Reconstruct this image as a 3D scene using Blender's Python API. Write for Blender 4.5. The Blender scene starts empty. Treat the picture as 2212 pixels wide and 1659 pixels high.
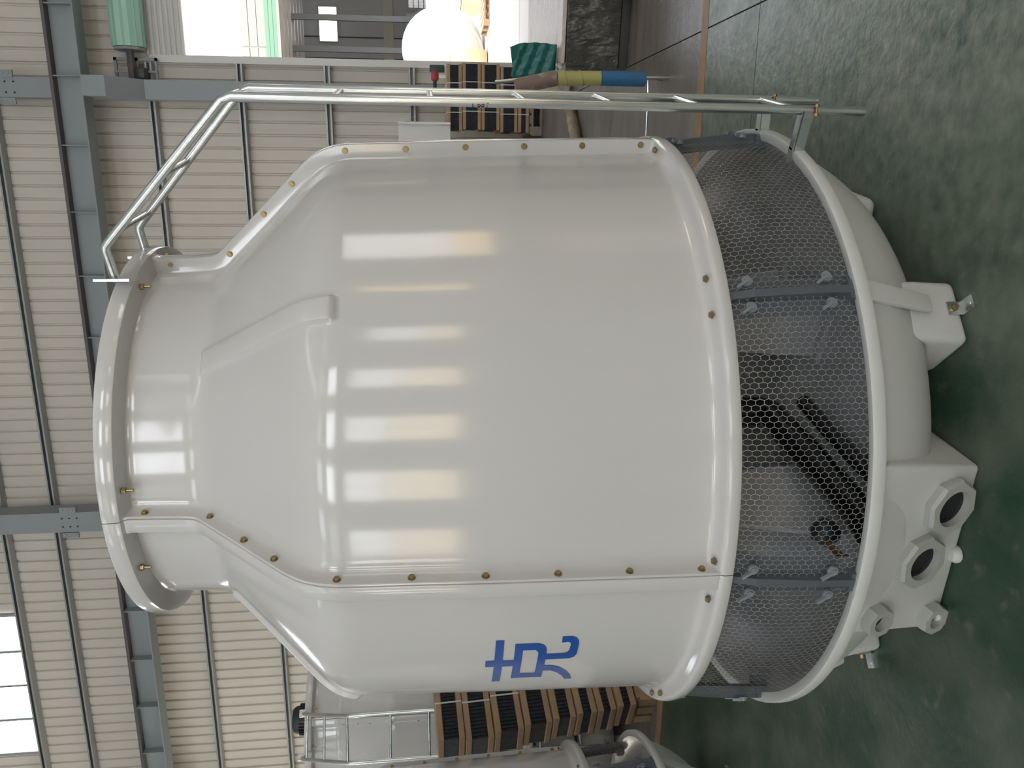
import bpy, bmesh, math, random
from mathutils import Vector, Matrix
from mathutils.geometry import delaunay_2d_cdt
random.seed(7)
SC = bpy.context.scene
COL = SC.collection
PI = math.pi
rad = math.radians

# ---------------------------------------------------------------- camera (photo was taken with the phone on its side)
cam = bpy.data.objects.new('camera', bpy.data.cameras.new('camera'))
COL.objects.link(cam)
cam.data.sensor_fit = 'HORIZONTAL'
cam.data.sensor_width = 36.0
cam.data.lens = 27.989
cam.data.clip_start = 0.05
cam.data.clip_end = 500
cam.matrix_world = Matrix(((0.0084173, 0.9654782, 0.2603478, 0.9756582),
                           (-0.1118564, 0.2596321, -0.9592076, -3.0685505),
                           (-0.9936887, -0.0210476, 0.1101803, 1.6703204),
                           (0, 0, 0, 1)))
SC.camera = cam

# ---------------------------------------------------------------- sky, sun, exposure
SC.view_settings.view_transform = 'Standard'
SC.view_settings.look = 'None'
SC.view_settings.exposure = 0.2
SC.view_settings.gamma = 1.0
SC.view_settings.use_curve_mapping = False
SUN_EL, SUN_AZ = 66.0, 12.0
world = bpy.data.worlds.new('sky')
SC.world = world
world.use_nodes = True
wn = world.node_tree
wn.nodes.clear()
wo = wn.nodes.new('ShaderNodeOutputWorld')
wb = wn.nodes.new('ShaderNodeBackground')
ws = wn.nodes.new('ShaderNodeTexSky')
ws.sky_type = 'NISHITA'
ws.sun_disc = False
ws.sun_elevation = rad(SUN_EL)
ws.sun_rotation = rad(180)
ws.dust_density = 8.0
ws.ozone_density = 0.3
wb.inputs['Strength'].default_value = 0.9
wm = wn.nodes.new('ShaderNodeMix')
wm.data_type = 'RGBA'
wm.inputs[0].default_value = 0.55
wm.inputs[7].default_value = (3.4, 3.4, 3.3, 1)      # bright haze over the clear sky
wn.links.new(ws.outputs[0], wm.inputs[6])
wn.links.new(wm.outputs[2], wb.inputs[0])
wn.links.new(wb.outputs[0], wo.inputs[0])
sun = bpy.data.objects.new('sun', bpy.data.lights.new('sun', 'SUN'))
sun.data.energy = 1.9
sun.data.angle = rad(0.6)
sun.data.color = (1.0, 0.93, 0.82)
COL.objects.link(sun)
sun.rotation_euler = (rad(90 - SUN_EL), 0, rad(-SUN_AZ))     # shines from behind the hall onto the yard

WINDOW_COOL, WINDOW_WARM, WINDOW_HIGH, ADDED_SKYLIGHT, DOOR_LIGHT = 6.4, 5.4, 4.0, 2.4, 4.4

# ---------------------------------------------------------------- materials
def mat(name, col, rough=0.5, metal=0.0, spec=0.5, emit=None, estr=0.0, noise=None, bump=None, coat=0.0, alpha=1.0, trans=0.0, stretch=(1, 1, 1)):
    m = bpy.data.materials.new(name)
    m.use_nodes = True
    n = m.node_tree
    b = n.nodes['Principled BSDF']
    b.inputs['Base Color'].default_value = (*col, 1)
    b.inputs['Roughness'].default_value = rough
    b.inputs['Metallic'].default_value = metal
    b.inputs['Specular IOR Level'].default_value = spec
    b.inputs['Coat Weight'].default_value = coat
    b.inputs['Coat Roughness'].default_value = 0.04
    b.inputs['Alpha'].default_value = alpha
    b.inputs['Transmission Weight'].default_value = trans
    if emit:
        b.inputs['Emission Color'].default_value = (*emit, 1)
        b.inputs['Emission Strength'].default_value = estr
    if noise or bump:
        tc = n.nodes.new('ShaderNodeTexCoord')
        mp = n.nodes.new('ShaderNodeMapping')
        mp.inputs['Scale'].default_value = stretch
        n.links.new(tc.outputs['Object'], mp.inputs[0])
    if noise:
        scale, col2, lo, hi = noise
        t = n.nodes.new('ShaderNodeTexNoise')
        t.inputs['Scale'].default_value = scale
        t.inputs['Detail'].default_value = 6
        n.links.new(mp.outputs[0], t.inputs['Vector'])
        r = n.nodes.new('ShaderNodeMapRange')
        r.inputs['From Min'].default_value = lo
        r.inputs['From Max'].default_value = hi
        n.links.new(t.outputs['Fac'], r.inputs['Value'])
        mx = n.nodes.new('ShaderNodeMix')
        mx.data_type = 'RGBA'
        mx.inputs[6].default_value = (*col, 1)
        mx.inputs[7].default_value = (*col2, 1)
        n.links.new(r.outputs[0], mx.inputs[0])
        n.links.new(mx.outputs[2], b.inputs['Base Color'])
    if bump:
        scale, strength, dist = bump
        t2 = n.nodes.new('ShaderNodeTexNoise')
        t2.inputs['Scale'].default_value = scale
        t2.inputs['Detail'].default_value = 5
        n.links.new(mp.outputs[0], t2.inputs['Vector'])
        bp = n.nodes.new('ShaderNodeBump')
        bp.inputs['Strength'].default_value = strength
        bp.inputs['Distance'].default_value = dist
        n.links.new(t2.outputs['Fac'], bp.inputs['Height'])
        n.links.new(bp.outputs[0], b.inputs['Normal'])
    return m

M = {}
M['gelcoat'] = mat('gelcoat', (0.57, 0.563, 0.553), 0.125, spec=0.5, coat=0.2, bump=(1.7, 0.06, 0.02))
M['basin'] = mat('basin_gelcoat', (0.54, 0.55, 0.53), 0.42, spec=0.4, bump=(60, 0.06, 0.004))
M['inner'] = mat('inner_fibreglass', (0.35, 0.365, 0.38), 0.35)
M['wire'] = mat('mesh_wire', (0.36, 0.355, 0.34), 0.4, 0.2)
M['strut'] = mat('grey_strut_plastic', (0.085, 0.097, 0.113), 0.45)
M['clip'] = mat('clip_plastic', (0.22, 0.24, 0.26), 0.4)
M['fill'] = mat('black_fill', (0.012, 0.013, 0.015), 0.5)
M['pipe'] = mat('black_pipe', (0.014, 0.015, 0.017), 0.2, coat=0.4)
M['union'] = mat('grey_union', (0.36, 0.37, 0.345), 0.5)
M['dark'] = mat('dark_hole', (0.01, 0.01, 0.012), 0.6)
M['zinc'] = mat('yellow_zinc', (0.30, 0.235, 0.13), 0.35, 0.8)
M['brass'] = mat('brass', (0.24, 0.16, 0.07), 0.4, 0.6)
M['galv'] = mat('galvanised', (0.66, 0.69, 0.69), 0.24, 0.95, noise=(40, (0.52, 0.55, 0.56), 0.4, 0.7), stretch=(1, 1, 0.15))
M['motor'] = mat('motor_black', (0.02, 0.023, 0.03), 0.4)
M['blue'] = mat('blue_vinyl', (0.004, 0.075, 0.36), 0.2, coat=0.3)
M['ink'] = mat('black_ink', (0.02, 0.02, 0.02), 0.6)
M['clad'] = mat('cladding_grey', (0.66, 0.62, 0.555), 0.5, 0.0, spec=0.3, noise=(0.7, (0.61, 0.575, 0.52), 0.35, 0.7))
M['steel'] = mat('blue_grey_steel', (0.27, 0.30, 0.315), 0.45, 0.0)
M['railbrown'] = mat('rail_brown', (0.12, 0.105, 0.11), 0.6)
M['girt'] = mat('girt_galvanised', (0.36, 0.375, 0.38), 0.4, 0.35)
M['pane_hi'] = mat('window_light_high', (0.8, 0.8, 0.8), 0.3, emit=(0.86, 0.93, 1.0), estr=WINDOW_HIGH)
M['pane_cool'] = mat('window_light_cool', (0.8, 0.8, 0.8), 0.3, emit=(0.95, 0.97, 1.0), estr=WINDOW_COOL)
M['pane_warm'] = mat('window_light_warm', (0.8, 0.7, 0.5), 0.3, emit=(1.0, 0.80, 0.52), estr=WINDOW_WARM)
M['added_skylight'] = mat('added_skylight_sheet', (0.8, 0.8, 0.8), 0.4, emit=(0.88, 0.95, 1.0), estr=ADDED_SKYLIGHT)  # glow of the roof strips added for soft fill
M['doorlight'] = mat('open_doorway_light', (0.8, 0.8, 0.8), 0.4, emit=(1.0, 0.985, 0.95), estr=DOOR_LIGHT)
M['side_light'] = mat('added_side_glow', (0.8, 0.75, 0.65), 0.4, emit=(1.0, 0.93, 0.80), estr=12.0)  # glow of the panel added on the left wall, no doorway known there
M['doorwarm'] = mat('doorway_light_warm', (0.8, 0.6, 0.4), 0.4, emit=(1.0, 0.70, 0.36), estr=DOOR_LIGHT)
M['pane_row2'] = mat('window_light_second_row', (0.8, 0.8, 0.8), 0.3, emit=(0.92, 0.96, 1.0), estr=9.5)
M['pane_mid'] = mat('window_light_mid', (0.8, 0.8, 0.8), 0.3, emit=(0.93, 0.97, 1.0), estr=WINDOW_HIGH * 0.45)
M['fascia'] = mat('fascia_paint', (0.24, 0.235, 0.23), 0.5)
M['mintband'] = mat('mint_band_paint', (0.11, 0.22, 0.16), 0.5)
M['mint'] = mat('mint_paint', (0.36, 0.60, 0.49), 0.4)
M['slat'] = mat('slat_grey', (0.62, 0.61, 0.59), 0.4, 0.1)
M['roofpanel'] = mat('roof_panel', (0.62, 0.61, 0.59), 0.6)
M['wallplain'] = mat('wall_plain', (0.80, 0.79, 0.77), 0.6)
M['cardboard'] = mat('cardboard', (0.40, 0.27, 0.17), 0.8, noise=(9, (0.33, 0.22, 0.13), 0.35, 0.7))
M['pvc'] = mat('black_pvc', (0.016, 0.02, 0.028), 0.65, spec=0.25, noise=(30, (0.035, 0.04, 0.048), 0.4, 0.7))
M['strap'] = mat('strap_white', (0.55, 0.57, 0.58), 0.4)
M['wood'] = mat('pallet_wood', (0.40, 0.29, 0.18), 0.8, noise=(8, (0.30, 0.20, 0.12), 0.3, 0.7))
M['greywood'] = mat('grey_wood', (0.27, 0.235, 0.205), 0.8, noise=(10, (0.20, 0.17, 0.15), 0.3, 0.7))
M['film'] = mat('dark_film', (0.055, 0.055, 0.049), 0.2, coat=0.5, bump=(7, 1.0, 0.16), stretch=(1, 1, 0.35))
M['slab'] = mat('slab_dark', (0.055, 0.055, 0.05), 0.6)
M['palefilm'] = mat('pale_film', (0.58, 0.50, 0.46), 0.35, bump=(5, 0.6, 0.06))
M['teal'] = mat('teal_pvc', (0.012, 0.125, 0.115), 0.38)
M['brownroll'] = mat('brown_roll', (0.21, 0.15, 0.12), 0.6, noise=(14, (0.42, 0.37, 0.33), 0.5, 0.75))
M['yellowroll'] = mat('yellow_tape', (0.42, 0.40, 0.15), 0.5)
M['blueroll'] = mat('blue_sleeve', (0.035, 0.15, 0.31), 0.45)
M['tan'] = mat('kraft_paper', (0.36, 0.29, 0.20), 0.7, bump=(18, 0.8, 0.03), noise=(12, (0.5, 0.43, 0.33), 0.4, 0.7))
M['red'] = mat('red_paint', (0.35, 0.02, 0.03), 0.4)
M['darkgreen'] = mat('dark_green', (0.02, 0.06, 0.055), 0.5)
M['white'] = mat('white_plastic', (0.75, 0.74, 0.72), 0.35)
M['greytank'] = mat('grey_casing', (0.62, 0.64, 0.68), 0.5)
M['yard'] = mat('yard_concrete', (0.40, 0.37, 0.335), 0.8, noise=(0.5, (0.33, 0.31, 0.28), 0.35, 0.7))
M['tanwall'] = mat('tan_band', (0.55, 0.50, 0.44), 0.7)
M['darkwall'] = mat('far_wall', (0.46, 0.475, 0.485), 0.7)
M['cream'] = mat('cream_sack', (0.62, 0.48, 0.30), 0.7)
M['stripe'] = mat('ochre_line_paint', (0.36, 0.21, 0.10), 0.55, noise=(9, (0.25, 0.16, 0.09), 0.45, 0.75))

def floor_material():
    m = bpy.data.materials.new('painted_floor')
    m.use_nodes = True
    n = m.node_tree
    L = n.links.new
    b = n.nodes['Principled BSDF']
    g = n.nodes.new('ShaderNodeNewGeometry')
    sx = n.nodes.new('ShaderNodeSeparateXYZ')
    L(g.outputs['Position'], sx.inputs[0])
    def noise(scale, detail, stretch=(1, 1, 1)):
        mp = n.nodes.new('ShaderNodeMapping')
        mp.inputs['Scale'].default_value = stretch
        L(g.outputs['Position'], mp.inputs[0])
        t = n.nodes.new('ShaderNodeTexNoise')
        t.inputs['Scale'].default_value = scale
        t.inputs['Detail'].default_value = detail
        L(mp.outputs[0], t.inputs['Vector'])
        return t.outputs['Fac']
    def rng(sock, a, c):
        r = n.nodes.new('ShaderNodeMapRange')
        r.inputs['From Min'].default_value = a
        r.inputs['From Max'].default_value = c
        L(sock, r.inputs['Value'])
        return r.outputs[0]
    def mix(f, a, c):
        x = n.nodes.new('ShaderNodeMix')
        x.data_type = 'RGBA'
        L(f, x.inputs[0])
        for i, v in ((6, a), (7, c)):
            if isinstance(v, tuple):
                x.inputs[i].default_value = (*v, 1)
            else:
                L(v, x.inputs[i])
        return x.outputs[2]
    green = mix(rng(noise(2.2, 8), 0.42, 0.62), (0.026, 0.062, 0.040), (0.100, 0.122, 0.088))
    green = mix(rng(noise(14, 6, (1, 1, 1)), 0.60, 0.78), green, (0.13, 0.14, 0.115))
    # worn, paler paint on the walkway to the door (x > 1)
    wear = n.nodes.new('ShaderNodeMath')
    wear.operation = 'MULTIPLY'
    L(rng(sx.outputs[0], 0.2, 2.4), wear.inputs[0])
    L(rng(noise(16, 10), 0.25, 0.75), wear.inputs[1])
    green = mix(wear.outputs[0], green, (0.36, 0.37, 0.29))
    grey = mix(rng(noise(3.0, 8, (0.35, 2.0, 1)), 0.35, 0.68), (0.135, 0.116, 0.099), (0.215, 0.188, 0.162))
    grey = mix(rng(noise(25, 5), 0.62, 0.72), grey, (0.09, 0.08, 0.07))
    edge = rng(sx.outputs[1], 1.742, 1.752)
    L(mix(edge, green, grey), b.inputs['Base Color'])
    rr = n.nodes.new('ShaderNodeMapRange')
    rr.inputs['To Min'].default_value = 0.26
    rr.inputs['To Max'].default_value = 0.46
    b.inputs['Specular IOR Level'].default_value = 0.5
    L(noise(4, 6), rr.inputs['Value'])
    L(rr.outputs[0], b.inputs['Roughness'])
    bp = n.nodes.new('ShaderNodeBump')
    bp.inputs['Strength'].default_value = 0.35
    bp.inputs['Distance'].default_value = 0.008
    L(noise(30, 7, (1, 1, 1)), bp.inputs['Height'])
    L(bp.outputs[0], b.inputs['Normal'])
    return m
M['floor'] = floor_material()

# ---------------------------------------------------------------- mesh helpers
class MB:
    def __init__(s):
        s.v, s.f = [], []
    def add(s, vs, fs):
        o = len(s.v)
        s.v += [tuple(p) for p in vs]
        s.f += [tuple(i + o for i in f) for f in fs]
        return s
    def box(s, a, b, mtx=None):
        (x0, y0, z0), (x1, y1, z1) = a, b
        vs = [Vector((x, y, z)) for z in (z0, z1) for x, y in ((x0, y0), (x1, y0), (x1, y1), (x0, y1))]
        if mtx:
            vs = [mtx @ p for p in vs]
        return s.add(vs, [(3, 2, 1, 0), (4, 5, 6, 7), (0, 1, 5, 4), (1, 2, 6, 5), (2, 3, 7, 6), (3, 0, 4, 7)])
    def tube(s, pts, r, n=10, caps=True, radii=None):
        pts = [Vector(p) for p in pts]
        rings = []
        prev = None
        for i, p in enumerate(pts):
            d = (pts[min(i + 1, len(pts) - 1)] - pts[max(i - 1, 0)]).normalized()
            if prev is None:
                u = d.cross(Vector((0, 0, 1)))
                if u.length < 1e-3:
                    u = d.cross(Vector((1, 0, 0)))
            else:
                u = prev - d * prev.dot(d)
            u.normalize()
            prev = u
            w = d.cross(u)
            k = 1.0
            if 0 < i < len(pts) - 1:
                c = (pts[i] - pts[i - 1]).normalized().dot((pts[i + 1] - pts[i]).normalized())
                k = 1.0 / max(0.5, math.sqrt((1 + c) / 2))
            rr = radii[i] if radii else r
            rings.append([p + (u * math.cos(t) + w * math.sin(t)) * rr for t in [2 * PI * j / n for j in range(n)]])
        vs = [q for ring in rings for q in ring]
        fs = []
        for i in range(len(pts) - 1):
            for j in range(n):
                k2 = (j + 1) % n
                fs.append((i * n + j, i * n + k2, (i + 1) * n + k2, (i + 1) * n + j))
        if caps:
            fs.append(tuple(range(n - 1, -1, -1)))
            fs.append(tuple((len(pts) - 1) * n + j for j in range(n)))
        return s.add(vs, fs)
    def lathe(s, prof, n=48, a0=0.0, a1=2 * PI, mtx=None):
        full = abs(a1 - a0 - 2 * PI) < 1e-6
        m = n if full else n + 1
        vs = []
        for i in range(m):
            a = a0 + (a1 - a0) * i / n
            for r, z in prof:
                vs.append(Vector((r * math.cos(a), r * math.sin(a), z)))
        if mtx:
            vs = [mtx @ p for p in vs]
        k = len(prof)
        fs = []
        for i in range(n):
            j = (i + 1) % m
            for q in range(k - 1):
                fs.append((i * k + q, j * k + q, j * k + q + 1, i * k + q + 1))
        return s.add(vs, fs)
    def prism(s, poly, z0, z1, mtx=None):
        n = len(poly)
        vs = [Vector((x, y, z0)) for x, y in poly] + [Vector((x, y, z1)) for x, y in poly]
        if mtx:
            vs = [mtx @ p for p in vs]
        fs = [tuple(range(n - 1, -1, -1)), tuple(range(n, 2 * n))]
        fs += [(i, (i + 1) % n, n + (i + 1) % n, n + i) for i in range(n)]
        return s.add(vs, fs)
    def mesh(s, name, m, smooth=None, bevel=0.0, seg=2):
        me = bpy.data.meshes.new(name)
        me.from_pydata(s.v, [], s.f)
        me.materials.append(m)
        if bevel:
            bm = bmesh.new()
            bm.from_mesh(me)
            bmesh.ops.remove_doubles(bm, verts=bm.verts, dist=1e-5)
            es = [e for e in bm.edges if len(e.link_faces) == 2 and e.calc_face_angle(0) > rad(28)]
            bmesh.ops.bevel(bm, geom=es, offset=bevel, segments=seg, profile=0.5, affect='EDGES', clamp_overlap=True)
            bm.to_mesh(me)
            bm.free()
        me.validate()
        if smooth or bevel:
            me.polygons.foreach_set('use_smooth', [True] * len(me.polygons))
            me.set_sharp_from_angle(angle=rad(smooth or 35))
        me.update()
        return me
    def build(s, name, m, parent=None, smooth=None, bevel=0.0, seg=2):
        return link(name, s.mesh(name, m, smooth, bevel, seg), parent)

def link(name, data, parent=None, mtx=None):
    o = bpy.data.objects.new(name, data)
    COL.objects.link(o)
    if parent:
        o.parent = parent
    if mtx is not None:
        o.matrix_local = mtx
    return o

def tag(o, label=None, cat=None, group=None, kind=None):
    for k, v in (('label', label), ('category', cat), ('group', group), ('kind', kind)):
        if v:
            o[k] = v
    return o

def thing(name, label, cat, loc=(0, 0, 0), rz=0.0, group=None):
    o = link(name, None)
    o.empty_display_size = 0.2
    o.location = loc
    o.rotation_euler = (0, 0, rz)
    return tag(o, label, cat, group)

def copy_tree(o, parent=None, skip=()):
    c = o.copy()
    COL.objects.link(c)
    if parent:
        c.parent = parent
    for ch in list(o.children):
        if ch.name.split('.')[0] not in skip:
            copy_tree(ch, c, skip)
    return c

def struct(o):
    o['kind'] = 'structure'
    return o

def bx(name, a, b, m, parent=None, bevel=0.0, mtx=None):
    return MB().box(a, b, mtx).build(name, m, parent, bevel=bevel)

def T(x, y, z, rz=0.0):
    return Matrix.Translation((x, y, z)) @ Matrix.Rotation(rz, 4, 'Z')

def polar(r, a, z):
    a = rad(a)
    return Vector((r * math.cos(a), r * math.sin(a), z))

# ---------------------------------------------------------------- the hall
WY = 9.6
fl = struct(link('floor', None))
xs = [1.77, 7.8, 14.0]
ys = [-10.2, -5.0, 1.0, 7.0, 9.75]
J = 0.004
for i in range(2):
    for j in range(4):
        bx('floor_slab', (xs[i] + J, ys[j] + J, -0.12), (xs[i + 1] - J, ys[j + 1] - J, 0.0), M['floor'], fl)
sm_ = MB()
for a_, b_ in (((-16 + J, -10.2 + J), (0.6, 9.75 - J)), ((0.6, -10.2 + J), (1.77 - J, 1.0 - J)), ((0.6, 1.0 + J), (1.77 - J, 9.75 - J))):
    sm_.box((a_[0], a_[1], -0.12), (b_[0], b_[1], 0.0))
sm_.build('floor_slab', M['floor'], fl)      # one slab; the saw cut at y = 1 stops under the tower
bx('joint_bed', (-16, -10.2, -0.16), (14.0, 9.75, -0.015), M['dark'], fl)
struct(bx('trim_1', (-16, 1.735, 0.0), (14.0, 1.845, 0.002), M['stripe'])) ['label'] = 'ochre painted line across the floor'

def sheet_profile(w, pitch):
    pts = [(0, 0)]
    x = 0
    while x < w - 0.01:
        pts += [(x + pitch * 0.5 - 0.022, 0), (x + pitch * 0.5 - 0.010, 0.028), (x + pitch * 0.5 + 0.010, 0.028), (x + pitch * 0.5 + 0.022, 0)]
        x += pitch
    pts.append((w, 0))
    return pts
def sheet_mesh(w, z0, z1, pitch=0.187):
    p = sheet_profile(w, pitch)
    mb = MB()
    vs = [(x, y, z) for z in (z0, z1) for x, y in p]
    n = len(p)
    mb.add(vs, [(i, i + 1, n + i + 1, n + i) for i in range(n - 1)])
    return mb.mesh('cladding_sheet', M['clad'])

wall = struct(link('wall_back', None))
W = 0.935
full = sheet_mesh(W, 0.0, 12.5)
over = sheet_mesh(W, 5.42, 12.5)
DOOR_X0, DOOR_X1, DOOR_Z = 2.46, 7.14, 5.42
x = DOOR_X0 - W * 19
while x < DOOR_X0 - 0.01:
    link('cladding_sheet', full, wall, Matrix.Translation((x, WY, 0)))
    x += W
while x < DOOR_X1 - 0.01:
    link('cladding_sheet', over, wall, Matrix.Translation((x, WY, 0)))
    x += W
while x < 13.9:
    link('cladding_sheet', full, wall, Matrix.Translation((x, WY, 0)))
    x += W
bx('outer_skin', (-16, WY + 0.06, 0), (DOOR_X0, WY + 0.12, 12.5), M['wallplain'], wall)
bx('outer_skin', (DOOR_X0, WY + 0.06, DOOR_Z), (DOOR_X1, WY + 0.12, 12.5), M['wallplain'], wall)
bx('outer_skin', (DOOR_X1, WY + 0.06, 0), (14.0, WY + 0.12, 12.5), M['wallplain'], wall)
def girt_mb(x0, x1, z):
    y = WY - 0.002
    poly = [(y, z - 0.045), (y - 0.16, z - 0.045), (y - 0.16, z - 0.02), (y - 0.155, z - 0.02), (y - 0.155, z - 0.04), (y - 0.005, z - 0.04), (y - 0.005, z + 0.04), (y - 0.155, z + 0.04), (y - 0.155, z + 0.02), (y - 0.16, z + 0.02), (y - 0.16, z + 0.045), (y, z + 0.045)]
    mb = MB()
    n = len(poly)
    mb.add([(xx, p, q) for xx in (x0, x1) for p, q in poly], [(i, (i + 1) % n, n + (i + 1) % n, n + i) for i in range(n)])
    return mb
for z in (1.75, 2.97, 4.20, 5.44, 6.62, 7.60):
    girt_mb(-16, DOOR_X0 - 0.06, z).build('girt', M['girt'], wall)
for z in (6.62, 7.60, 8.40):
    girt_mb(DOOR_X0 - 0.06, 14.0, z).build('girt', M['girt'], wall)
girt_mb(-16, DOOR_X0 - 0.06, 8.40).build('girt', M['girt'], wall)

def column(cx, w):
    c = struct(link('trim_2', None))
    mb = MB()
    y0, y1 = WY - 0.48, WY - 0.16
    mb.box((cx - w / 2, y0, 0), (cx + w / 2, y1, 12.5))
    mb.build('column_shaft', M['steel'], c)
    # bolted splice plates above the crane beam
    for sx in (-1, 1):
        p = MB().box((cx + sx * w / 2 - 0.01, y0 - 0.012, 7.12), (cx + sx * (w / 2 + 0.09), y0 + 0.02, 7.36))
        p.build('splice_plate', M['steel'], c)
        for k in range(3):
            MB().tube([(cx + sx * (w / 2 + 0.05), y0 - 0.012, 7.17 + 0.07 * k), (cx + sx * (w / 2 + 0.05), y0 - 0.024, 7.17 + 0.07 * k)], 0.012, 6).build('bolt', M['girt'], c)
    for k in range(3):
        for sx in (-1, 1):
            MB().tube([(cx + sx * 0.07, y0, 7.12 + 0.11 * k), (cx + sx * 0.07, y0 - 0.012, 7.12 + 0.11 * k)], 0.012, 6).build('bolt', M['dark'], c)
    # corbel that carries the crane beam
    b = MB()
    b.add([(cx - w / 2, y0, 5.42), (cx + w / 2, y0, 5.42), (cx + w / 2, y0, 6.08), (cx - w / 2, y0, 6.08),
           (cx - w / 2, 8.66, 5.78), (cx + w / 2, 8.66, 5.78), (cx + w / 2, 8.66, 6.08), (cx - w / 2, 8.66, 6.08)],
          [(0, 1, 5, 4), (4, 5, 6, 7), (7, 6, 2, 3), (1, 2, 6, 5), (0, 4, 7, 3)])
    b.build('corbel', M['steel'], c)
    return c
for cx, w in ((2.0, 0.26), (-4.43, 0.33), (-10.9, 0.33), (8.4, 0.33)):
    column(cx, w)

cb = struct(link('trim_3', None))
MB().box((-16, 8.75, 6.10), (14.0, 9.05, 6.116)).build('lower_flange', M['steel'], cb)
MB().box((-16, 8.75, 6.46), (14.0, 9.05, 6.476)).build('upper_flange', M['railbrown'], cb)
MB().box((-16, 8.893, 6.116), (14.0, 8.907, 6.46)).build('web', M['steel'], cb)
MB().box((-16, 8.87, 6.476), (14.0, 8.93, 6.55)).build('crane_rail', M['railbrown'], cb)
st = MB().box((-0.006, -0.135, 6.116), (0.006, -0.007, 6.46)).mesh('stiffener', M['steel'])
for k in range(22):
    link('stiffener', st, cb, Matrix.Translation((3.01 - 0.885 * k, 8.9, 0)))

# high windows in the back wall
def window(name, x0, x1, z0, z1, y, n, pane_m, face, rows=1, warm=False):
    w = struct(link(name, None))
    d = 0.05
    for a, b in (((x0, z0 - 0.05), (x1, z0)), ((x0, z1), (x1, z1 + 0.05)), ((x0 - 0.05, z0 - 0.05), (x0, z1 + 0.05)), ((x1, z0 - 0.05), (x1 + 0.05, z1 + 0.05))):
        bx('frame', (a[0], min(y, y + face * d), a[1]), (b[0], max(y, y + face * d), b[1]), M['girt'], w)
    dx = (x1 - x0) / n
    dz = (z1 - z0) / rows
    for i in range(n):
        for j in range(rows):
            m = M['pane_warm'] if (warm and j == 0) else pane_m
            bx('pane', (x0 + i * dx, y + face * 0.008, z0 + j * dz), (x0 + (i + 1) * dx, y + face * 0.016, z0 + (j + 1) * dz), m, w)
    for i in range(1, n):
        t = 0.022 if i % 2 else 0.012
        bx('mullion', (x0 + i * dx - t, min(y, y + face * 0.045), z0), (x0 + i * dx + t, max(y, y + face * 0.045), z1), M['railbrown'] if i % 2 == 0 else M['girt'], w)
    for j in range(1, rows):
        bx('mullion', (x0, min(y, y + face * 0.04), z0 + j * dz - 0.025), (x1, max(y, y + face * 0.04), z0 + j * dz + 0.025), M['girt'], w)
    return w
window('window_1', -8.90, -6.26, 8.47, 10.0, WY - 0.03, 4, M['pane_hi'], -1)
window('window_2', -15.0, -11.6, 8.47, 10.0, WY - 0.03, 4, M['pane_hi'], -1)

# other walls and roof of the hall, beyond the frame
wf = struct(link('wall_front', None))
bx('wall_panel', (-16, -10.35, 0), (14.0, -10.2, 12.5), M['wallplain'], wf)
for k, cx in enumerate((-12.6, -8.8, -5.0, -1.0, 2.75, 6.7, 11.8)):
    hw = 0.8 if k != 3 else 0.95
    window('window_%d' % (3 + k), cx - hw, cx + hw, 2.0, 3.5, -10.18, 2, M['pane_cool'], 1, rows=2, warm=True)
    window('window_%d' % (20 + k), cx - 1.2, cx + 1.2, 8.8, 11.2, -10.18, 4, M['pane_hi'] if k < 4 else M['pane_mid'], 1)
    if 0 < k < 6:
        window('window_%d' % (30 + k), cx - 1.2, cx + 1.2, 5.4, 7.0, -10.18, 4, M['pane_row2'] if k > 2 else M['pane_mid'], 1)
wl = struct(link('wall_left', None))
bx('wall_panel', (-16.15, -10.35, 0), (-16, WY + 0.12, 12.5), M['wallplain'], wl)
d3 = struct(link('added_side_light', None))  # framed glowing panel added out of view to brighten the low back wall
bx('light_panel', (-15.99, 5.2, 1.2), (-15.97, 8.2, 5.2), M['side_light'], d3)
bx('frame_post', (-16, 5.1, 1.1), (-15.9, 5.2, 5.3), M['steel'], d3)
bx('frame_post', (-16, 8.2, 1.1), (-15.9, 8.3, 5.3), M['steel'], d3)
wr = struct(link('wall_right', None))
bx('wall_panel', (14.0, -10.35, 0), (14.15, WY + 0.12, 12.5), M['wallplain'], wr)
d2 = struct(link('door_2', None))
bx('light_panel', (13.97, -2.0, 1.9), (13.99, 0.9, 4.0), M['doorlight'], d2)
bx('light_panel', (13.97, -2.0, 0.9), (13.99, 0.9, 1.9), M['doorwarm'], d2)
bx('light_panel', (13.97, -5.7, 1.6), (13.99, -4.9, 3.6), M['doorwarm'], d2)
bx('frame_post', (13.9, -2.1, 0), (14.0, -2.0, 3.3), M['steel'], d2)
bx('frame_post', (13.9, 0.9, 0), (14.0, 1.0, 3.3), M['steel'], d2)
ce = struct(link('ceiling', None))
bx('roof_panel', (-16.15, -10.35, 12.5), (14.15, WY + 0.12, 12.7), M['roofpanel'], ce)
for xx in (-13, -9.5, 5.5):  # glowing roof strips added out of view as diffuse light for the hall
    for yy in (-9.8, -6.0):
        bx('added_skylight_sheet', (xx, yy, 12.45), (xx + 1.0, yy + 3.2, 12.48), M['added_skylight'], ce)
for xx in (-4.4, 2.0, -10.9):
    MB().box((xx - 0.1, -10.2, 11.9), (xx + 0.1, WY, 12.45)).build('rafter', M['steel'], ce)

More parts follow.
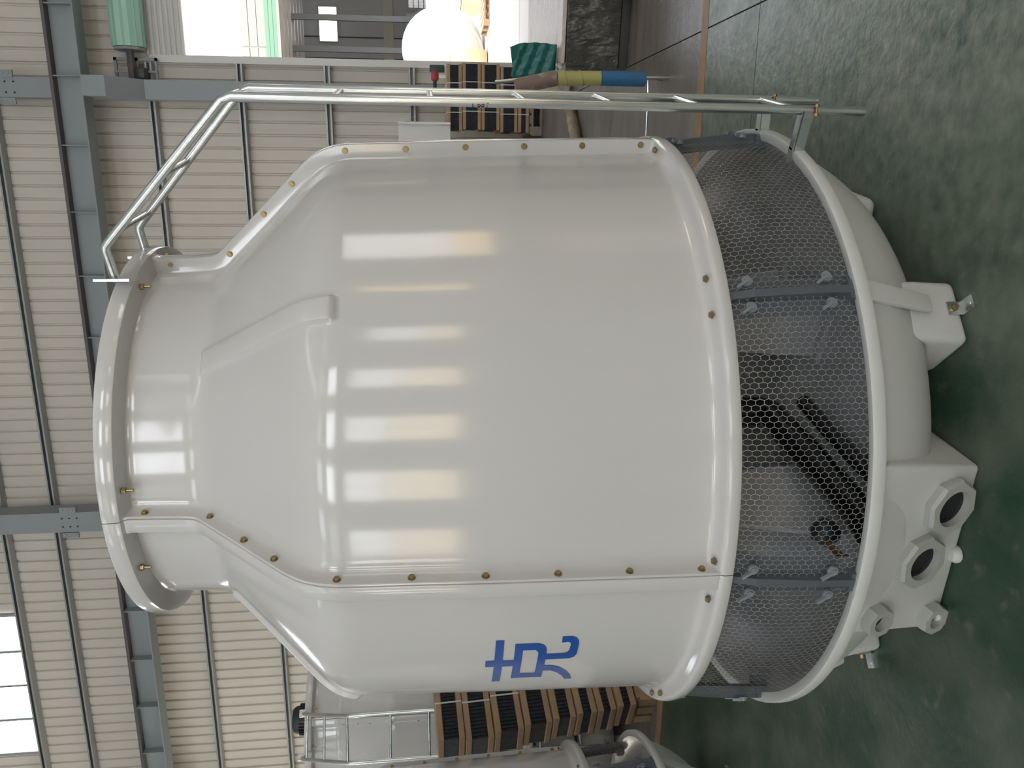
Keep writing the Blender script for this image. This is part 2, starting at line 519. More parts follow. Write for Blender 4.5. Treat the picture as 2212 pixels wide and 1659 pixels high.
# ---------------------------------------------------------------- door opening with rolling shutter
dr = struct(link('door_1', None))
MB().box((2.40, WY - 0.12, 0), (2.475, WY - 0.02, 5.42)).box((2.475, WY - 0.12, 0), (2.50, WY - 0.085, 5.42)).box((2.475, WY - 0.045, 0), (2.50, WY - 0.02, 5.42)).build('guide_rail', M['slat'], dr)
MB().box((7.12, WY - 0.12, 0), (7.2, WY - 0.02, 5.42)).build('guide_rail', M['slat'], dr)
sh = thing('rolling_shutter', 'mint green rolling shutter drum with grey slats over the doorway', 'shutter', (0, 0, 0))
oct_ = [(0.225 * math.cos(rad(22.5 + 45 * k)), 0.225 * math.sin(rad(22.5 + 45 * k))) for k in range(8)]
mtx = Matrix.Translation((2.56, 9.3, 5.62)) @ Matrix(((0, 0, 1, 0), (1, 0, 0, 0), (0, 1, 0, 0), (0, 0, 0, 1)))
drum = MB().prism(oct_, 0, 4.6, mtx)
for k in range(8):
    a = rad(45 * k)
    drum.tube([(2.565, 9.3 + 0.2 * math.cos(a), 5.62 + 0.2 * math.sin(a)), (7.16, 9.3 + 0.2 * math.cos(a), 5.62 + 0.2 * math.sin(a))], 0.02, 6)
drum.build('drum', M['mint'], sh)
MB().tube([(2.1, 9.3, 5.62), (2.56, 9.3, 5.62)], 0.05, 10).build('shaft', M['railbrown'], sh)
MB().tube([(2.52, 9.3, 5.62), (2.555, 9.3, 5.62)], 0.21, 8).build('end_plate', M['steel'], sh)
sl = MB().lathe([(0.0, 0.0), (0.012, 0.0), (0.022, 0.02), (0.022, 0.052), (0.012, 0.072), (0.0, 0.072)], 6, -PI, 0).v
slm = MB()
prof = [(0.0, 0.0), (-0.015, 0.01), (-0.022, 0.036), (-0.015, 0.062), (0.0, 0.070), (0.0, 0.074)]
slm.add([(xx, p, q) for xx in (2.49, 7.14) for p, q in prof], [(i, i + 1, 7 + i, 6 + i) for i in range(5)])
slm = slm.mesh('slat', M['slat'])
for k in range(7):
    link('slat', slm, sh, Matrix.Translation((0, 9.5, 4.965 + 0.074 * k)))
MB().box((2.49, 9.47, 4.93), (7.14, 9.52, 4.965)).build('bottom_bar', M['slat'], sh)
fr = MB()
for a, b in (((2.08, 9.38, 5.30), (2.44, 9.42, 5.33)), ((2.08, 9.38, 5.84), (2.44, 9.42, 5.88)), ((2.08, 9.38, 5.30), (2.12, 9.42, 5.88)), ((2.40, 9.38, 5.30), (2.44, 9.42, 5.88)), ((2.08, 9.38, 5.55), (2.44, 9.42, 5.59)), ((2.24, 9.36, 5.30), (2.27, 9.40, 5.88))):
    fr.box(a, b)
fr.build('motor_frame', M['steel'], sh)
bx('drive_motor', (2.14, 9.2, 5.42), (2.30, 9.36, 5.56), M['motor'], sh, bevel=0.02)

# ---------------------------------------------------------------- the yard and the building opposite
yd = struct(bx('ground', (-40, WY + 0.15, -0.2), (60, 90, -0.002), M['yard']))
struct(bx('trim_4', (2.5, 10.9, -0.001), (7.1, 11.25, 0.003), M['mint']))['label'] = 'faded green line painted on the yard beyond the threshold'
ob = thing('opposite_building', 'pale industrial building with mint fascia band seen through the doorway', 'building', (0, 29, 0))
bx('wall', (-14, 29.0, -29 * 0), (2.2, 29.3, 6.6), M['wallplain'], ob, mtx=Matrix.Translation((0, -29, 0)))
bx('wall', (14, 29.0, 0), (24, 29.3, 6.6), M['wallplain'], ob, mtx=Matrix.Translation((0, -29, 0)))
for k, (z0, z1) in enumerate(((7.12, 7.40), (7.42, 7.70), (7.72, 8.0))):
    for q in range(8):
        bx('fascia_panel', (-14 + 4.8 * q + 0.02, 0, z0), (-14 + 4.8 * (q + 1) - 0.02, 0.25, z1), M['fascia'], ob)
bx('fascia_back', (-14, 0.05, 6.6), (24, 0.26, 7.98), M['girt'], ob)
for q, (z0, z1) in enumerate(((6.68, 6.82), (6.83, 6.97), (6.98, 7.12))):
    bx('mint_band', (-14, -0.04, z0), (24, 0.06, z1), M['mintband'], ob)
bx('trim_rail', (-14, -0.06, 6.58), (24, 0.1, 6.68), M['fascia'], ob)
bx('back_wall', (-14, 16, 0), (24, 16.3, 7.86), M['darkwall'], ob)
for q in range(14):
    bx('wall_rib', (-2 + q * 1.1, 15.9, 0), (-1.95 + q * 1.1, 16.0, 7.8), M['slab'], ob)
bx('tan_band', (-14, 15.85, 2.92), (24, 15.98, 3.46), M['tanwall'], ob)
bx('roof', (-14, 0.2, 7.86), (24, 16.3, 7.96), M['darkwall'], ob)
for q in range(9):
    bx('purlin', (-14, 6.0 + q * 1.1, 7.66), (24, 6.2 + q * 1.1, 7.82), M['slat'], ob)
for xx, wy in ((8.1, 11), (6.65, 11), (9.9, 11), (4.6, 11), (11.6, 11)):
    bx('column', (xx - 0.13, wy, 0), (xx + 0.13, wy + 0.25, 7.86), M['steel'], ob)
wnd = bx('window', (7.66, 15.86, 5.95), (9.44, 15.96, 6.95), M['girt'], ob)
for q in range(3):
    bx('pane', (7.70 + 0.58 * q, 15.82, 5.99), (8.24 + 0.58 * q, 15.85, 6.91), M['pane_hi'], wnd)
bx('side_wall', (-14.2, 0, 0), (-14, 16, 7.86), M['darkwall'], ob)
bx('side_wall', (24, 0, 0), (24.2, 16, 7.86), M['darkwall'], ob)

def casing(x, y, s, rz, label):
    t = thing('tower_casing', label, 'tower casing', (x, y, 0), rz, 'grey tower casings in the far building')
    MB().lathe([(0.95 * s, 0.25 * s), (1.0 * s, 0.35 * s), (0.97 * s, 1.3 * s), (0.9 * s, 1.45 * s), (0.62 * s, 1.8 * s), (0.6 * s, 2.15 * s), (0.66 * s, 2.16 * s), (0.66 * s, 2.22 * s), (0.5 * s, 2.22 * s)], 24).build('shell', M['greytank'], t, smooth=40)
    MB().lathe([(0.0, 0.0), (0.8 * s, 0.0), (1.03 * s, 0.2 * s), (1.03 * s, 0.26 * s), (0.0, 0.26 * s)], 24).build('basin', M['greytank'], t, smooth=40)
casing(6.55, 41.2, 0.78, 0, 'grey tower casing in the far building, beside the inner column')
casing(8.35, 42.9, 0.98, 0.4, 'grey tower casing in the far building, largest, behind the corrugated pile')
pile = thing('sheet_pile', 'tall pile of grey corrugated sheets inside the building opposite', 'sheets', (8.9, 37.5, 0))
for q in range(8):
    mb = MB()
    pr = sheet_profile(1.4, 0.14)
    n = len(pr)
    mb.add([(xx - 0.7, yy + yo, z) for yo, z in ((0, 0.12 + 0.24 * q), (1.6, 0.12 + 0.24 * q)) for xx, yy in pr] + [(xx - 0.7, yy, 0.12 + 0.24 * q + 0.2) for xx, yy in pr],
           [(i, i + 1, n + i + 1, n + i) for i in range(n - 1)] + [(i, i + 1, 2 * n + i + 1, 2 * n + i) for i in range(n - 1)])
    mb.build('sheet_bundle', M['greytank'], pile)
MB().box((-0.7, 0.04, 0), (0.7, 1.5, 0.12)).build('support_beam', M['greywood'], pile)

# white fibreglass shells, sack and pallet in the yard
def dish(x, y, z, r, label):
    t = thing('fibreglass_dish', label, 'fibreglass dish', (x, y, 0), 0, 'white fibreglass dishes nested in the yard')
    m2 = Matrix.Translation((0, 0, z)) @ Matrix.Rotation(PI / 2, 4, 'X')
    MB().lathe([(0.0, 0.26), (r * .5, 0.25), (r * .78, 0.19), (r * .9, 0.08), (r * .92, 0.0), (r * .9, 0.0), (r * .75, 0.16), (r * .5, 0.22), (0.0, 0.23)], 36, mtx=m2).build('bowl', M['white'], t, smooth=40)
    MB().lathe([(r * .9, 0.0), (r * .9, 0.03), (r, 0.03), (r, -0.04), (r * .97, -0.04), (r * .97, 0.0), (r * .9, 0.0)], 36, mtx=m2).build('rim', M['white'], t, smooth=40)
dish(3.62, 18.0, 0.88, 0.88, 'white fibreglass dish standing on edge in the yard, frontmost of the nest')
dish(3.75, 18.35, 0.95, 0.95, 'white fibreglass dish standing on edge in the yard, middle of the nest')
dish(3.90, 18.7, 1.02, 1.02, 'white fibreglass dish standing on edge in the yard, rearmost of the nest')
sk = MB().lathe([(0.0, 0.0), (0.18, 0.02), (0.26, 0.2), (0.24, 0.5), (0.16, 0.75), (0.07, 0.86), (0.09, 0.93), (0.0, 0.94)], 14).build('sack', M['cream'], smooth=60)
sk.location = (3.50, 17.2, 0.0)
tag(sk, 'tied cream sack standing in the yard before the white shells', 'sack')

def pallet(name, label, x, y, z, rz, w, d, m, h=0.14, boards=7, group=None):
    t = thing(name, label, 'pallet', (x, y, z), rz, group)
    bw = w / boards
    top = MB().box((0, 0, h - 0.02), (bw * 0.72, d, h)).mesh('deck_board', m)
    for k in range(boards):
        link('deck_board', top, t, Matrix.Translation((k * bw + bw * 0.14, 0, 0)))
    for yy in (0.0, d / 2 - 0.045, d - 0.09):
        bx('stringer', (0, yy, h - 0.045), (w, yy + 0.09, h - 0.021), m, t)
        bx('bottom_board', (0, yy, 0), (w, yy + 0.09, 0.02), m, t)
        for xx in (0.0, w / 2 - 0.06, w - 0.12):
            bx('block', (xx, yy, 0.0202), (xx + 0.12, yy + 0.09, h - 0.0452), m, t)
    return t
pallet('wooden_pallet', 'sunlit wooden pallet lying in the yard before the white shells', 4.15, 16.5, 0, 0.1, 1.2, 1.0, M['wood'])
wb_ = thing('wrapped_crate', 'white wrapped crate with orange boards far out in the yard', 'crate', (4.95, 19.2, 0))
bx('crate_base', (0, 0, 0), (1.2, 1.0, 0.5), M['cream'], wb_)
bx('wrapping', (0.02, 0.02, 0.5), (1.18, 0.98, 1.4), M['white'], wb_, bevel=0.08)

# ---------------------------------------------------------------- bundles of black fill in cardboard
def make_bundle(w, d, h, cap=0.045, ends=True):
    t = thing('fill_bundle', 'x', 'fill bundle')
    core = MB()
    core.box((0.012, 0.012, cap * 0.5), (w - 0.012, d - 0.012, h - cap * 0.5))
    co = core.build('sheet_core', M['pvc'], t)
    ribs = MB()
    n = int(w / 0.03)
    for k in range(n):
        xx = 0.02 + (w - 0.04) * (k + 0.5) / n
        ribs.box((xx - 0.005, 0.004, cap), (xx + 0.005, 0.013, h - cap))
    rb = ribs.build('sheet_edges', M['pvc'], t)
    rb['kind'] = 'stuff'
    for z0, z1 in ((0, cap), (h - cap, h)):
        mb = MB().box((0, 0, z0), (w, d, z1))
        mb.build('cardboard_cap', M['cardboard'], t, bevel=0.006, seg=1)
    for xx in (w * 0.28, w * 0.72):
        MB().box((xx - 0.006, -0.003, -0.0), (xx + 0.006, 0.0, h)).box((xx - 0.006, -0.003, h), (xx + 0.006, d + 0.003, h + 0.003)).build('strap', M['strap'], t)
    return t
def place_bundle(w, d, h, x, y, z, rz, label, group, tilt=0.0, cap=0.045):
    b = make_bundle(w, d, h, cap)
    b.location = (x, y, z)
    b.rotation_euler = (0, tilt, rz)
    b['label'] = label
    b['group'] = group
    return b
ORD = ['topmost', 'second from the top', 'third from the top', 'fourth from the top', 'fifth from the top', 'sixth from the top', 'seventh from the top', 'lowest']
# stack by the doorway
zz = [(1.075, 1.28), (0.82, 1.07), (0.565, 0.815), (0.32, 0.56), (0.162, 0.315)]
for k, (z0, z1) in enumerate(zz):
    place_bundle(0.85, 0.8, z1 - z0 - 0.003, 1.48 + random.uniform(-0.02, 0.03), 8.3, z0, random.uniform(-0.02, 0.02),
                 'black fill bundle in cardboard, %s beside the doorway' % (ORD[k] if k < 4 else 'lowest'), 'fill bundles beside the doorway')
pallet('wooden_pallet', 'grey wooden pallet under the bundle stack beside the doorway', 1.42, 8.2, 0, 0, 0.98, 0.95, M['greywood'], h=0.16)
# leaning stack behind the second tower
zl = [0.155, 0.30, 0.445, 0.60, 0.775, 0.985, 1.205, 1.42]
hl = [0.14, 0.14, 0.15, 0.17, 0.205, 0.215, 0.21, 0.20]
xl = [(-2.83, 1.85), (-2.87, 1.86), (-2.88, 1.86), (-2.92, 1.87), (-2.96, 1.88), (-3.00, 1.88), (-3.06, 1.89), (-3.05, 1.89)]
for k in range(8):
    place_bundle(1.05, 0.30, hl[k], xl[k][0], xl[k][1], zl[k], rad(65 + 1.5 * (k % 3)),
                 'black fill bundle in cardboard, %s in the leaning stack' % (ORD[7 - k] if k else 'lowest'), 'fill bundles in the leaning stack', tilt=-rad(3.0))
pallet('wooden_pallet', 'pale wooden pallet under the leaning bundle stack by the ochre line', -2.80, 1.86, 0, rad(65), 1.15, 0.34, M['wood'], h=0.15, boards=8)

# ---------------------------------------------------------------- cooling tower
SEAM = -97.5
BODY = [(.619, 2.57), (.622, 2.50), (.626, 2.44), (.6285, 2.41), (.633, 2.387), (.642, 2.363), (.657, 2.341), (.68, 2.316), (.72, 2.275), (.76, 2.235), (.80, 2.195), (.85, 2.145),
        (.90, 2.095), (.938, 2.057), (.964, 2.029), (.985, 2.002), (.999, 1.976), (1.009, 1.946), (1.0145, 1.912), (1.0165, 1.875), (1.0215, 1.7), (1.03, 1.5), (1.036, 1.25),
        (1.041, 1.05), (1.044, .93), (1.045, .88)]
def catmull(pts, k=4):
    out = []
    n = len(pts)
    for i in range(n - 1):
        p0, p1, p2, p3 = pts[max(i - 1, 0)], pts[i], pts[i + 1], pts[min(i + 2, n - 1)]
        for j in range(k):
            t = j / k
            out.append(tuple(0.5 * (2 * b + (c - a) * t + (2 * a - 5 * b + 4 * c - d) * t * t + (3 * b - a - 3 * c + d) * t ** 3) for a, b, c, d in zip(p0, p1, p2, p3)))
    out.append(pts[-1])
    return out
BODYF = catmull(BODY, 3)
TOPL = [(.605, 2.645), (.63, 2.664), (.686, 2.667), (.692, 2.665), (.694, 2.660), (.690, 2.618), (.688, 2.613), (.683, 2.611), (.66, 2.606), (.63, 2.601), (.6205, 2.597), (.618, 2.590)]
BOTL = [(1.046, .866), (1.049, .856), (1.056, .849), (1.070, .844), (1.088, .840), (1.096, .837), (1.100, .831), (1.1015, .825), (1.1015, .802), (1.099, .7985), (1.092, .798), (1.07, .805)]
def body_r(z):
    for (r0, z0), (r1, z1) in zip(BODYF, BODYF[1:]):
        if z1 <= z <= z0:
            return r1 + (r0 - r1) * (z - z1) / (z0 - z1)
    return BODYF[-1][0] if z < BODYF[-1][1] else BODYF[0][0]
PROF = [(p, 0) for p in TOPL] + [(p, 1) for p in BODYF] + [(p, 2) for p in BOTL]
def panel_mesh():
    FH = 0.055
    cols = [(0, .0012, -.03, 0), (0, .0012, FH - .002, 0), (0, .003, FH, 0), (0, .007, FH, 0), (0, .009, FH - .002, 0), (0, .0095, .030, 0), (0, .012, .014, 0), (0, .019, .005, 0), (0, .032, .001, 0), (0, .05, 0, 0)]
    cols += [(5.5, 0, 0, 0), (9, 0, 0, 0)] + [(a, 0, 0, 0) for a in range(12, 39, 3)]
    RB = 43.4
    cols += [(RB, -.062, 0, 0), (RB, -.048, 0, 0.0), (RB, -.042, 0, 0.12), (RB, -.034, 0, 0.9), (RB, -.028, 0, 1), (RB, 0, 0, 1), (RB, .028, 0, 1), (RB, .034, 0, 0.9), (RB, .042, 0, 0.12), (RB, .048, 0, 0), (RB, .062, 0, 0)]
    cols += [(a, 0, 0, 0) for a in range(51, 82, 3)]
    cols += [(90, -.10, 0, 0), (90, -.078, 0, 0), (90, -.056, .001, 0), (90, -.050, .005, 0), (90, -.0475, .014, 0), (90, -.046, FH - .002, 0), (90, -.043, FH, 0), (90, -.010, FH, 0), (90, -.003, FH - .001, 0), (90, -.0012, FH - .004, 0), (90, -.0012, -.03, 0)]
    # normals of the profile in the (r, z) plane
    pts = [p for p, _ in PROF]
    nrm = []
    for i in range(len(pts)):
        a, b = pts[max(i - 1, 0)], pts[min(i + 1, len(pts) - 1)]
        d = Vector((b[0] - a[0], b[1] - a[1])).normalized()
        nrm.append((-d.y, d.x))
    mb = MB()
    vs = []
    for (a, s, off, rib) in cols:
        for i, ((r, z), zone) in enumerate(PROF):
            ang = rad(a) + s / r
            o = off
            rr, z2 = r, z
            if zone == 1:
                w = 0.0
                if rib:
                    w = rib * max(0.0, min(1.0, (2.372 - z) / 0.014)) * max(0.0, min(1.0, (z - 1.905) / 0.02))
                o = off + 0.017 * w
                rr, z2 = r + nrm[i][0] * o, z + nrm[i][1] * o
                rr = min(rr, 1.0985)
            elif zone == 0 and i >= 7 and off > 0:
                rr = min(max(r, r + off), .676) if r < .676 else r
            elif zone == 2 and r < 1.09 and off > 0 and i < len(PROF) - 2:
                rr = min(r + off, 1.0985)
            vs.append((rr * math.cos(ang), rr * math.sin(ang), z2))
    k = len(PROF)
    fs = []
    for i in range(len(cols) - 1):
        for q in range(k - 1):
            fs.append((i * k + q, i * k + q + 1, (i + 1) * k + q + 1, (i + 1) * k + q))
    mb.add(vs, fs)
    return mb.mesh('shell_panel', M['gelcoat'], smooth=38)

def bolt_mesh(l0, l1, heads=2):
    mb = MB()
    mb.tube([(0, 0, l0), (0, 0, l1)], 0.005, 8)
    if heads:
        mb.tube([(0, 0, l1 - 0.001), (0, 0, l1 + 0.0015)], 0.0115, 12)
        mb.tube([(0, 0, l1 + 0.0015), (0, 0, l1 + 0.008)], 0.0088, 6)
        if heads > 1:
            mb.tube([(0, 0, l0 - 0.0015), (0, 0, l0 + 0.001)], 0.0115, 12)
            mb.tube([(0, 0, l0 - 0.008), (0, 0, l0 - 0.0015)], 0.0088, 6)
    return mb.mesh('bolt', M['zinc'], smooth=30)

def hex_screen_mesh():
    # wire netting between two struts: local angle 0..45 deg, z from basin rim to shell lip
    bm = bmesh.new()
    H0, H1 = 0.405, 0.832
    arc = rad(45)
    n = 54
    da = arc / n                 # column step round the rim
    w = 0.0238                   # row step up the height
    c = da / 1.5
    cache = {}
    def V(a, z):
        key = (round(a, 6), round(z, 5))
        if key not in cache:
            zz = min(max(z, H0), H1)
            t = (zz - H0) / (H1 - H0)
            r = 1.088 - 0.030 * t + 0.030 * math.sin(PI * t) ** 0.7 * (0.55 + 0.45 * math.sin(PI * min(max(a / arc, 0), 1)))
            cache[key] = bm.verts.new((r * math.cos(a), r * math.sin(a), zz))
        return cache[key]
    for i in range(n + 1):
        ac = i * da
        for j in range(-1, int((H1 - H0) / w) + 2):
            zc = H0 + w * (j + (0.5 if i % 2 else 0.0))
            if zc - w * 0.5 >= H1 - 1e-4 or zc + w * 0.5 <= H0 + 1e-4:
                continue
            ring = [(ac + c, zc), (ac + c / 2, zc + w / 2), (ac - c / 2, zc + w / 2), (ac - c, zc), (ac - c / 2, zc - w / 2), (ac + c / 2, zc - w / 2)]
            vs = []
            for p in ring:
                v = V(*p)
                if v not in vs:
                    vs.append(v)
            try:
                bm.faces.new(vs)
            except ValueError:
                pass
    me = bpy.data.meshes.new('hex_screen')
    bmesh.ops.wireframe(bm, faces=bm.faces[:], thickness=0.0014, offset=0.0, use_replace=True, use_boundary=True, use_even_offset=True)
    bm.to_mesh(me)
    bm.free()
    me.materials.append(M['wire'])
    return me

def tower_base(t, full=True):
    pm = panel_mesh()
    tb = bolt_mesh(-0.047, 0.0105)
    vb = bolt_mesh(-0.02, 0.004, 1)
    sb = bolt_mesh(-0.032, 0.002, 0)
    shead = MB().tube([(0, 0, -0.012), (0, 0, 0.0)], 0.011, 6).tube([(0, 0, -0.034), (0, 0, -0.012)], 0.005, 8).mesh('bolt', M['zinc'])
    for q in range(4):
        base = SEAM + 90 * q
        p = link('shell_panel', pm, t, Matrix.Rotation(rad(base), 4, 'Z'))
        for z in (.887, 1.098, 1.304, 1.509, 1.715, 1.921, 2.086, 2.190, 2.342, 2.548):
            r = body_r(z)
            nz = 0.035 if 2.0 < z < 2.30 else 0.0
            r2 = r + (0.026 if nz else 0.034)
            z2 = z + (0.022 if nz else 0)
            link('bolt', tb, p, Matrix.Translation((r2, 0, z2)) @ Matrix.Rotation(-PI / 2, 4, 'X'))
        for a in (1.7, 40.2, 46.4, 84.4):
            link('bolt', vb, p, Matrix.Translation(polar(1.073, a, 0.8455)))
        for a in (8, 71):
            link('bolt', shead, p, Matrix.Translation(polar(0.656, a, 2.605)))
    hm = hex_screen_mesh()
    FB = -99.4      # bearing of the sump; struts and legs every 45 degrees from it
    st_m = MB()
    for sx in (-1, 1):
        mtxs = Matrix.Identity(4)
        # side flanges lying behind the netting
        prof_ = [(1.052, .835), (1.066, .70), (1.080, .50), (1.086, .40)]
        for (r0, z0), (r1, z1) in zip(prof_, prof_[1:]):
            st_m.add([(r0, sx * .014, z0), (r0 - .012, sx * .062, z0), (r1 - .012, sx * .062, z1), (r1, sx * .014, z1)], [(0, 1, 2, 3)])
    rid = [(1.060, .840), (1.092, .72), (1.112, .55), (1.118, .425)]
    for (r0, z0), (r1, z1) in zip(rid, rid[1:]):
        st_m.add([(r0, -.012, z0), (r0, .012, z0), (r1, .012, z1), (r1, -.012, z1), (r0 - .05, -.014, z0), (r0 - .05, .014, z0), (r1 - .05, .014, z1), (r1 - .05, -.014, z1)],
                 [(0, 1, 2, 3), (4, 0, 3, 7), (1, 5, 6, 2)])
    st_m.box((1.04, -.03, .40), (1.115, .03, .445))
    st_me = st_m.mesh('strut', M['strut'], smooth=30)
    cl = MB().tube([(0, 0, 0), (0.008, 0, 0)], 0.016, 14).tube([(0.008, 0, 0), (0.014, 0, 0)], 0.010, 10)
    cl.box((0.006, -0.004, -0.002), (0.016, 0.004, 0.040), Matrix.Rotation(rad(35), 4, 'X'))
    cl_me = cl.mesh('wing_clip', M['clip'], smooth=30)
    for q in range(8):
        a = FB + 45.2 * q if q < 3 else FB + 45 * q
        s_ = link('strut', st_me, t, Matrix.Rotation(rad(a + {2: 3.0, 7: -4.5}.get(q, 0.0)), 4, 'Z'))
        for sx in (-1, 1):
            for (rr, z) in ((1.081, .735), (1.106, .505)):
                link('wing_clip', cl_me, s_, Matrix.Translation((rr, sx * .042, z)))
        h = link('hex_screen', hm, t, Matrix.Rotation(rad(a), 4, 'Z'))
        h['kind'] = 'stuff'
        h['label'] = 'hexagonal wire netting bay'
    # basin
    bas = [(0.0, .10), (.55, .105), (.80, .135), (.93, .195), (1.01, .285), (1.05, .37), (1.075, .405), (1.095, .425), (1.118, .432), (1.128, .431), (1.1315, .426), (1.1325, .398), (1.130, .3925), (1.122, .391),
           (1.098, .389), (1.090, .384), (1.083, .372), (1.066, .325), (1.035, .255), (.990, .185), (.935, .128), (.865, .088), (.78, .068), (.5, .058), (0, .058)]
    MB().lathe(bas[7:15] + catmull(bas[15:], 2), 96).build('basin', M['basin'], t, smooth=40)
    MB().lathe(catmull(bas[:8], 2), 96).build('basin_inside', M['inner'], t, smooth=40)  # inside face of the basin, in a darker grey than the outside
    def radial_prism(prof, w0, w1, m, name, bevel, seg=3):
        # prof: (radius, height) outline; half width w0 at the inner end, w1 at the outer end
        r0, r1 = min(p[0] for p in prof), max(p[0] for p in prof)
        vs = []
        for sgn in (-1, 1):
            vs += [(r, sgn * (w0 + (w1 - w0) * (r - r0) / (r1 - r0)), z) for r, z in prof]
        n = len(prof)
        mb = MB().add(vs, [tuple(range(n)), tuple(range(2 * n - 1, n - 1, -1))] + [(i, n + i, n + (i + 1) % n, (i + 1) % n) for i in range(n)])
        return mb.mesh(name, m, bevel=bevel, seg=seg)
    under = [(1.076, .36), (1.049, .29), (1.007, .215), (.945, .142), (.87, .094), (.79, .072)]
    leg_me = radial_prism([(.76, 0), (.968, 0), (.998, .218), (.93, .125), (.76, .062)], .125, .100, M['basin'], 'leg', .022)
    rl = radial_prism([(.66, 0), (.905, 0), (.925, .125), (.80, .066), (.66, .06)], .10, .10, M['basin'], 'leg', .034, 4)
    gus_me = radial_prism([(.985, .12), (1.010, .125), (1.108, .39), (1.085, .392)], .026, .036, M['basin'], 'gusset', .006)
    br = MB().box((.97, -.022, .0), (.982, .022, .055)).box((.97, -.022, .0), (1.035, .022, .008)).tube([(1.015, 0, .008), (1.015, 0, .009)], .008, 8)
    br_me = br.mesh('angle_bracket', M['galv'])
    bb = MB().tube([(.982, 0, .036), (.986, 0, .036)], .012, 10).tube([(.986, 0, .036), (.998, 0, .036)], .009, 6).mesh('bolt', M['zinc'])
    for a in (-9.5, 35.5, 170.5):
        link('leg', rl, t, Matrix.Rotation(rad(a), 4, 'Z'))
    for a in (-54.6, 125.5, -144.4):
        l = link('leg', leg_me, t, Matrix.Rotation(rad(a), 4, 'Z'))
        link('gusset', gus_me, l, Matrix.Rotation(rad(0.6), 4, 'Z'))
        link('angle_bracket', br_me, l, Matrix.Rotation(rad(0.3), 4, 'Z'))
        link('bolt', bb, l, Matrix.Rotation(rad(0.3), 4, 'Z'))
    # sump: local axes d (out) and t (along rim) of bearing -97.5
    SM = Matrix.Rotation(rad(-97.5), 4, 'Z')
    vs = []
    NT = 9
    for k_ in range(NT):
        f_ = k_ / (NT - 1)
        t_ = lambda z_: (-.357 + .085 * z_ / .385) * (1 - f_) + (.246 + .076 * z_ / .385) * f_
        sec = [(.50, 0), (.955, 0), (1.066, .388)] + [(math.sqrt(r_ * r_ - t_(z_) ** 2) - .007, z_) for r_, z_ in under] + [(.50, .064)]
        vs += [(d_, t_(z_), z_) for d_, z_ in sec]
    n_ = len(sec)
    fs = [tuple(range(n_)), tuple(range(NT * n_ - 1, (NT - 1) * n_ - 1, -1))]
    fs += [(k_ * n_ + i, (k_ + 1) * n_ + i, (k_ + 1) * n_ + (i + 1) % n_, k_ * n_ + (i + 1) % n_) for k_ in range(NT - 1) for i in range(n_)]
    sm = MB().add(vs, fs)
    su = sm.build('sump', M['basin'], t, bevel=0.016, seg=3)
    su.matrix_local = SM
    def front(tt, z):
        return .955 + .11 * z / .385
    tilt = math.atan2(.11, .385)
    def union(tt, z, R, hole, dep, name='pipe_union'):
        mb = MB()
        rings = []
        n = 8
        def octa(r, h, a0=rad(22.5)):
            return [Vector((r * math.cos(a0 + 2 * PI * k / n), r * math.sin(a0 + 2 * PI * k / n), h)) for k in range(n)]
        def circ(r, h, m=32):
            return [Vector((r * math.cos(2 * PI * k / m), r * math.sin(2 * PI * k / m), h)) for k in range(m)]
        o0, o1, o2 = octa(R, 0), octa(R, dep * .7), octa(R * .93, dep)
        mb.add(o0 + o1 + o2, [(i, (i + 1) % n, n + (i + 1) % n, n + i) for i in range(n)] + [(n + i, n + (i + 1) % n, 2 * n + (i + 1) % n, 2 * n + i) for i in range(n)])
        m = 32
        c0 = circ(hole, dep)
        c1 = circ(hole * .98, -0.03)
        vs = o2 + c0 + c1
        fs = []
        for k in range(m):
            a, b = k, (k + 1) % m
            oa, obb = int(((k / m * 8) - 0.5) % 8), int((((k + 1) / m * 8) - 0.5) % 8)
            if oa == obb:
                fs.append((oa, n + b, n + a) if False else (n + a, oa, n + b))
            else:
                fs.append((n + a, oa, obb, n + b))
            fs.append((n + m + a, n + a, n + b, n + m + b))
        mb.add(vs, fs)
        pos = Matrix.Translation((front(tt, z) - 0.004, tt, z)) @ Matrix.Rotation(tilt, 4, 'Y') @ Matrix.Rotation(PI / 2, 4, 'Y') @ Matrix.Rotation(rad(11), 4, 'Z')
        u = link(name, mb.mesh(name, M['union'], smooth=25), su, pos)
        ins = MB().lathe([(0, .010), (hole * .80, .010), (hole * .82, .014), (hole * .99, .014)], 24)
        link('pipe_bore', ins.mesh('pipe_bore', M['dark']), su, pos)
    union(.135, .105, .094, .060, .036)
    union(-.046, .168, .091, .057, .036)
    union(-.293, .052, .054, .028, .040)
    union(-.232, .292, .054, .028, .040)
    for tt in (-.065, -.30):
        nb = MB().lathe([(0, 0), (.028, 0), (.028, .012), (.02, .026), (0, .03)], 14).mesh('drain_knob', M['basin'], smooth=40)
        link('drain_knob', nb, su, Matrix.Translation((.962, tt, 0.002)))
    # inside: fill, pipes, supports
    MB().lathe([(.07, .80), (1.02, .80), (1.025, .86), (.07, .86)], 64).build('fill_block', M['fill'], t)
    fs_ = MB()
    for k in range(72):
        a = rad(5 * k)
        fs_.box((.12, -.0015, .765), (1.0, .0015, .80), Matrix.Rotation(a, 4, 'Z'))
    fe = fs_.build('fill_sheet_edges', M['fill'], t)
    fe['kind'] = 'stuff'
    MB().tube([(0, 0, .82), (0, 0, .30), (0, 0, .265)] + [polar(.02, -100, .24), polar(.06, -100, .225), polar(.84, -101, .215)], .063, 20).build('supply_pipe', M['pipe'], t, smooth=40)
    MB().tube([polar(.16, -60, .15), polar(.35, -85, .15), polar(.86, -93, .17)], .030, 14).build('suction_pipe', M['pipe'], t, smooth=40)
